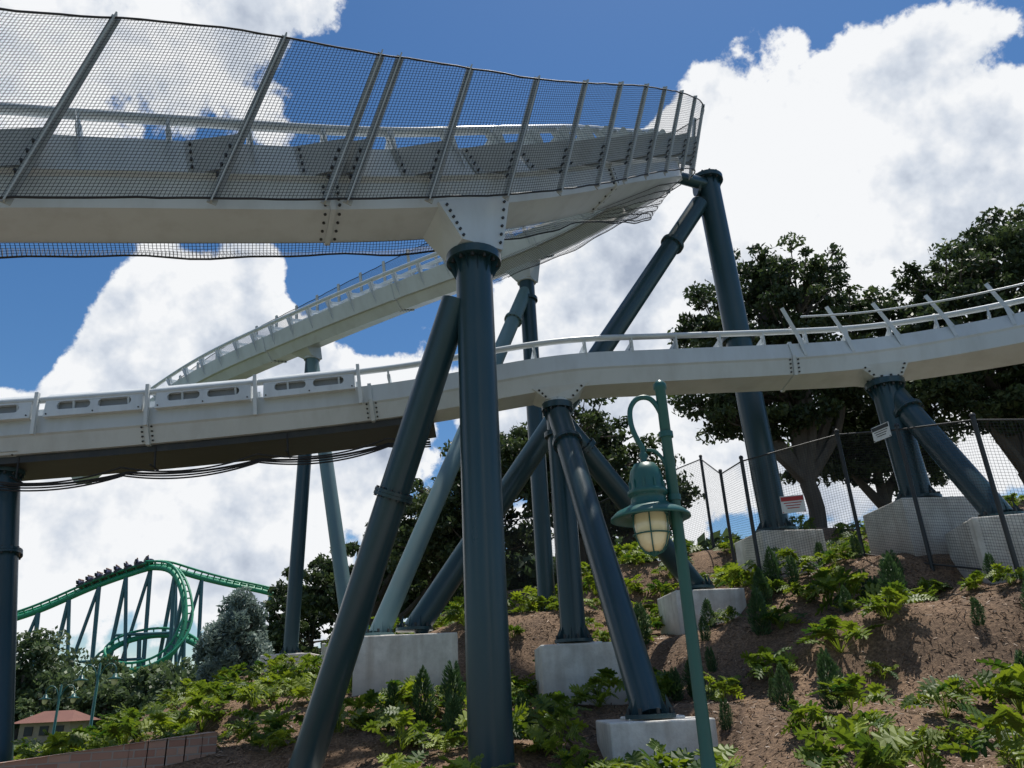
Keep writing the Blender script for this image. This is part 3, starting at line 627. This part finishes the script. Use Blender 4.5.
# --- philodendron plants (lobed leaves on arching stalks)
def philo_mesh(seed):
    rs=random.Random(seed); vs=[];fs=[];ti=[]
    nl=rs.randint(22,30); base_t=rs.uniform(-.2,.2)
    for i in range(nl):
        az=i*2.399+rs.uniform(-.3,.3); el=rs.uniform(.45,1.4); L=rs.uniform(.25,.55); t=rs.uniform(.0,1)*.9+base_t
        d=V((math.cos(az)*math.cos(el),math.sin(az)*math.cos(el),math.sin(el))); side=V((-math.sin(az),math.cos(az),0))
        tip=d*L; o=len(vs); w=side*.007
        vs+= [tuple(-w),tuple(w),tuple(tip+w),tuple(tip-w)]; fs.append((o,o+1,o+2,o+3)); ti.append(.6)
        out=V((math.cos(az),math.sin(az),0)); ll=rs.uniform(.18,.34); droop=rs.uniform(-.7,.7); fwd=(out*1.0+V((0,0,.25-droop))).normalized(); up_=side.cross(fwd).normalized(); 
        if up_.z<0: up_=-up_
        rollv=rs.uniform(-.8,.8); sd=(side*math.cos(rollv)+up_*math.sin(rollv))
        pts=[tip+fwd*ll*k/5-V((0,0,1))*.08*(k/5)**2 for k in range(6)]
        for k in range(5):
            o=len(vs); w0=.048*(1-k/6); w1=.048*(1-(k+1)/6)
            vs+=[tuple(pts[k]-sd*w0),tuple(pts[k+1]-sd*w1),tuple(pts[k+1]+sd*w1),tuple(pts[k]+sd*w0)]; fs.append((o,o+1,o+2,o+3)); ti.append(t+rs.uniform(-.1,.1))
        for k in range(5):
            for sg in (-1,1):
                f=(k+.2)/5; b=tip+fwd*ll*f-V((0,0,1))*.08*f*f; lw=ll*(.5 if k in(0,1,2) else .40 if k==3 else .30)*rs.uniform(.8,1.15)
                dd=(sd*sg+fwd*(-.25+.32*k)).normalized(); nn=fwd*.028
                e=b+dd*lw-V((0,0,1))*lw*.15+up_*lw*.1; m_=b+dd*lw*.55+up_*.015; o=len(vs)
                vs+=[tuple(b-nn),tuple(m_-nn*1.25),tuple(e-nn*.45),tuple(e+nn*.45),tuple(m_+nn*1.25),tuple(b+nn)]; fs.append((o,o+1,o+2,o+3,o+4,o+5)); ti.append(t+rs.uniform(-.15,.15))
    me=bpy.data.meshes.new('philodendron'); me.from_pydata(vs,[],fs); me.materials.append(M_PHILO)
    a=me.attributes.new('tint','FLOAT','FACE'); a.data.foreach_set('value',np.clip(np.array(ti,dtype=np.float32),0,1)); return me
PM=[philo_mesh(s) for s in range(9)]
FT=[(1.08,16.3),(1.85,12.35),(4.15,18.3),(6.65,19.6),(9.2,17.3),(9.75,15.25),(-2.55,17.6),(-.5,11),(-3.42,12.55),(-6,27.3),(-8.5,29.2)]
pts=[]; rs=random.Random(5)
def dens(x,y):
    v=mnoise.noise(V((x*.6+7,y*.6,1.7)))
    d=.32+.9*v
    if y<11.5: d+=.2
    if -5<x<3.0 and y<15: d+=.15
    if x<-4.5: d+=.3
    if y>20: d+=.25
    return d
for _ in range(3200):
    x=rs.uniform(-10.5,13.5); y=rs.uniform(8.8,26)
    if any(abs(x-a)<1.1 and -1.5<(y-b)<1.2 for a,b in FT): continue
    if y<14.2 and x<-4.6: continue
    if rs.random()>dens(x,y): continue
    s=rs.uniform(.45,1.3)
    if any((x-a)**2+(y-b)**2<.45*(s+c)*.5+.1 for a,b,c in pts): continue
    pts.append((x,y,s))
for x,y,s in pts:
    o=bpy.data.objects.new('philodendron_plant',PM[rs.randrange(9)]); scene.collection.objects.link(o)
    o.location=(x,y,gz(x,y)-.02); o.rotation_euler=(rs.uniform(-.12,.12),rs.uniform(-.12,.12),rs.uniform(0,6.28)); o.scale=(s*.95,s*.95,s*rs.uniform(.8,1.15))
def podo_mesh(seed):
    rg=np.random.default_rng(seed); n=1500; z=rg.random(n); ang=rg.random(n)*6.283; r=(.17*(1-z)**.6*(.4+z*1.2).clip(0,1)+.02)*(.5+.6*rg.random(n)); r=r*(1+.35*np.sin(ang*3+seed+z*4))
    c=np.stack([r*np.cos(ang),r*np.sin(ang),z*.8+.03+.08*np.sin(ang*2+seed)*z],1); d=np.stack([np.cos(ang)*.6,np.sin(ang)*.6,np.ones(n)*(.5+rg.random(n))],1); d/=np.linalg.norm(d,axis=1)[:,None]
    s=np.cross(d,rg.normal(size=(n,3))); s/=np.linalg.norm(s,axis=1)[:,None]; L=.085
    Vx=np.stack([c,c+d*L*.5+s*.009,c+d*L,c+d*L*.5-s*.009],1).reshape(-1,3)
    me=bpy.data.meshes.new('podocarpus'); me.from_pydata(Vx.tolist(),[],np.arange(4*n).reshape(-1,4).tolist()); me.materials.append(M_PODO)
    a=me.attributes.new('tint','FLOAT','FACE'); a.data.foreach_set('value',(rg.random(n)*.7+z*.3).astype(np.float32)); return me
QM=[podo_mesh(s) for s in range(3)]
PL2=[(4.5,12.1,.95),(3.9,12.4,.75),(6.6,13.9,1.0),(4.6,15.4,1.0),(5.1,16.6,.9),(-1.9,14.9,1.1),(-1.35,15.0,1.15),(-2.5,15.2,.8),(-.1,13.6,.8),(7.5,15.6,1.0),(3.0,14.6,.8),(6.9,11.3,.9),(-1.2,13.4,.8),(2.6,17.5,1.0),(5.6,17.2,1.0),(8.2,12.6,.9)]
for _ in range(26):
    x=rs.uniform(1.5,10.5); y=rs.uniform(11.5,18)
    if any(abs(x-a)<1.0 and abs(y-b)<1.3 for a,b in FT): continue
    PL2.append((x,y,rs.uniform(.35,.7)))
for i,(x,y,s) in enumerate(PL2):
    o=bpy.data.objects.new('podocarpus_shrub',QM[i%3]); scene.collection.objects.link(o); o.location=(x,y,gz(x,y)-.03); o.rotation_euler=(0,0,i); o.scale=(s*1.15,s*1.15,s)
n=60000; X=RNG.uniform(-9,13,n); Y=RNG.uniform(8.5,22,n); Z=gz_arr(X,Y)
Z=Z+np.array([bmp(x,y) for x,y in zip(X,Y)])+.008
q=RNG.random(n)*6.283; L=RNG.uniform(.015,.06,n); w=RNG.uniform(.003,.009,n); dz=RNG.normal(0,.22,n)
a=np.stack([np.cos(q),np.sin(q),dz],1)*L[:,None]; b=np.stack([-np.sin(q),np.cos(q),RNG.normal(0,.3,n)],1)*w[:,None]; c=np.stack([X,Y,Z],1)
Vx=np.stack([c-a-b,c+a-b,c+a+b,c-a+b],1).reshape(-1,3)
me=bpy.data.meshes.new('mulch_litter'); me.from_pydata(Vx.tolist(),[],np.arange(4*n).reshape(-1,4).tolist()); me.materials.append(M_LITTER)
at=me.attributes.new('tint','FLOAT','FACE'); at.data.foreach_set('value',(RNG.random(n)**1.6).astype(np.float32))
o=bpy.data.objects.new('mulch_litter',me); scene.collection.objects.link(o)
# ------------------------------------------------------------------ sky
SUN_EL=72; SUN_AZ=30
w=bpy.data.worlds.new('World'); scene.world=w; w.use_nodes=True; nt=w.node_tree; N=nt.nodes; L=nt.links; N.clear()
out=N.new('ShaderNodeOutputWorld'); sky=N.new('ShaderNodeTexSky'); sky.sky_type='NISHITA'; sky.sun_disc=False
sky.sun_elevation=math.radians(SUN_EL); sky.sun_rotation=math.radians(SUN_AZ); sky.air_density=1.0; sky.dust_density=.2; sky.ozone_density=2.5
bg=N.new('ShaderNodeBackground'); bg.inputs[1].default_value=.105
hs=N.new('ShaderNodeHueSaturation'); hs.inputs['Saturation'].default_value=1.24; L.new(sky.outputs[0],hs.inputs['Color']); L.new(hs.outputs[0],bg.inputs[0])
tc=N.new('ShaderNodeTexCoord')
def math_(op,a,b=None,clamp=False):
    n=N.new('ShaderNodeMath'); n.operation=op; n.use_clamp=clamp
    for i,x in enumerate((a,b)):
        if x is None: continue
        if isinstance(x,(int,float)): n.inputs[i].default_value=x
        else: L.new(x,n.inputs[i])
    return n.outputs[0]
def vadd(a,vec):
    n=N.new('ShaderNodeVectorMath'); n.operation='ADD'; L.new(a,n.inputs[0]); 
    if isinstance(vec,tuple): n.inputs[1].default_value=vec
    else: L.new(vec,n.inputs[1])
    return n.outputs[0]
def noise(vec,scale,detail,rough,lac=2.0,dist=0):
    n=N.new('ShaderNodeTexNoise'); n.inputs['Scale'].default_value=scale; n.inputs['Detail'].default_value=detail; n.inputs['Roughness'].default_value=rough; n.inputs['Lacunarity'].default_value=lac; n.inputs['Distortion'].default_value=dist
    L.new(vec,n.inputs['Vector']); return n
D=tc.outputs['Generated']
nw=noise(D,3.2,2,.55); sb=N.new('ShaderNodeVectorMath'); sb.operation='SUBTRACT'; L.new(nw.outputs['Color'],sb.inputs[0]); sb.inputs[1].default_value=(.5,.5,.5)
sc=N.new('ShaderNodeVectorMath'); sc.operation='SCALE'; L.new(sb.outputs[0],sc.inputs[0]); sc.inputs['Scale'].default_value=.24
DW=vadd(D,sc.outputs[0])
BL=[(.56,.76,.30,.75),(.37,.83,.20,.65),(.75,.80,.28,.7),(.80,.58,.30,.7),(.29,.57,.24,.7),(.08,.50,.22,.65),(-.54,.50,.22,.6),(-.45,.40,.30,.75),(-.63,.30,.30,.6),(-.36,.235,.26,.5),
    (-.70,1.12,.26,.38),(-.40,1.14,.15,.28),(.114,.27,.28,.6),(.5,.4,.3,.6),(-1.3,.5,.4,.5),
    (-.04,.86,.27,-.95),(.50,.635,.16,-1.5),(-.72,.625,.15,-1.1),(-.19,.58,.17,-1.15),(.11,1.08,.27,-.9),(.53,1.10,.25,-.95),(.93,1.06,.20,-.8)]
tot=None
for x,z,r,wt in BL:
    c=V((x,1,z)).normalized(); dn=N.new('ShaderNodeVectorMath'); dn.operation='DISTANCE'; L.new(DW,dn.inputs[0]); dn.inputs[1].default_value=tuple(c)
    mr=N.new('ShaderNodeMapRange'); mr.interpolation_type='SMOOTHSTEP'; mr.inputs[1].default_value=r*.15; mr.inputs[2].default_value=r; mr.inputs[3].default_value=wt; mr.inputs[4].default_value=0; L.new(dn.outputs['Value'],mr.inputs[0])
    tot=mr.outputs[0] if tot is None else math_('ADD',tot,mr.outputs[0])
tot=math_('MINIMUM',math_('MAXIMUM',tot,-.9),.8)
n0=noise(D,6.0,8,.59).outputs['Fac']; nU=noise(vadd(D,(.008,.012,.030)),6.0,5,.56).outputs['Fac']
nbig=noise(D,2.1,2,.5).outputs['Fac']; ngrey=noise(vadd(D,(3.1,0,0)),4.2,4,.55).outputs['Fac']
d0=math_('ADD',math_('ADD',math_('MULTIPLY',math_('SUBTRACT',n0,.5),2.4),tot),math_('MULTIPLY',math_('SUBTRACT',nbig,.5),.4))
al=N.new('ShaderNodeMapRange'); al.interpolation_type='SMOOTHSTEP'; al.inputs[1].default_value=.12; al.inputs[2].default_value=.25; L.new(d0,al.inputs[0])
lit=math_('ADD',math_('MULTIPLY',math_('SUBTRACT',n0,nU),4.0),.66)
thick=N.new('ShaderNodeMapRange'); thick.inputs[1].default_value=.35; thick.inputs[2].default_value=1.25; thick.inputs[3].default_value=.25; thick.inputs[4].default_value=-.18; L.new(d0,thick.inputs[0])
gr=math_('MULTIPLY',math_('SUBTRACT',ngrey,.5),-1.7)
lit=math_('ADD',math_('ADD',lit,gr),thick.outputs[0],True)
cr=N.new('ShaderNodeValToRGB'); e=cr.color_ramp.elements; e[0].position=.06; e[0].color=(.40,.46,.57,1); e[1].position=.90; e[1].color=(.93,.945,.965,1); x=e.new(.5); x.color=(.66,.715,.80,1); L.new(lit,cr.inputs[0])
bc=N.new('ShaderNodeBackground'); bc.inputs[1].default_value=.99; L.new(cr.outputs[0],bc.inputs[0])
ms=N.new('ShaderNodeMixShader'); L.new(al.outputs[0],ms.inputs[0]); L.new(bg.outputs[0],ms.inputs[1]); L.new(bc.outputs[0],ms.inputs[2]); L.new(ms.outputs[0],out.inputs[0])
sd=bpy.data.lights.new('sun','SUN'); sd.energy=5.0; sd.angle=math.radians(.5); sd.color=(1,.955,.88)
so=bpy.data.objects.new('sun',sd); scene.collection.objects.link(so)
az=math.radians(SUN_AZ); el=math.radians(SUN_EL); sdir=V((math.sin(az)*math.cos(el),math.cos(az)*math.cos(el),math.sin(el)))
so.rotation_euler=sdir.to_track_quat('Z','Y').to_euler(); so.location=sdir*60
# ------------------------------------------------------------------ camera
cd=bpy.data.cameras.new('camera'); cd.sensor_width=36; cd.lens=26.5; cd.clip_end=3000; cd.clip_start=.05
co=bpy.data.objects.new('camera',cd); scene.collection.objects.link(co)
R=(Matrix.Rotation(math.pi/2+math.radians(22.5),3,'X') @ Matrix.Rotation(math.radians(-2.7),3,'Z')).to_4x4()
co.matrix_world=Matrix.Translation((0,0,1.6))@R; scene.camera=co
scene.view_settings.view_transform='Standard'; scene.view_settings.look='None'; scene.view_settings.exposure=0
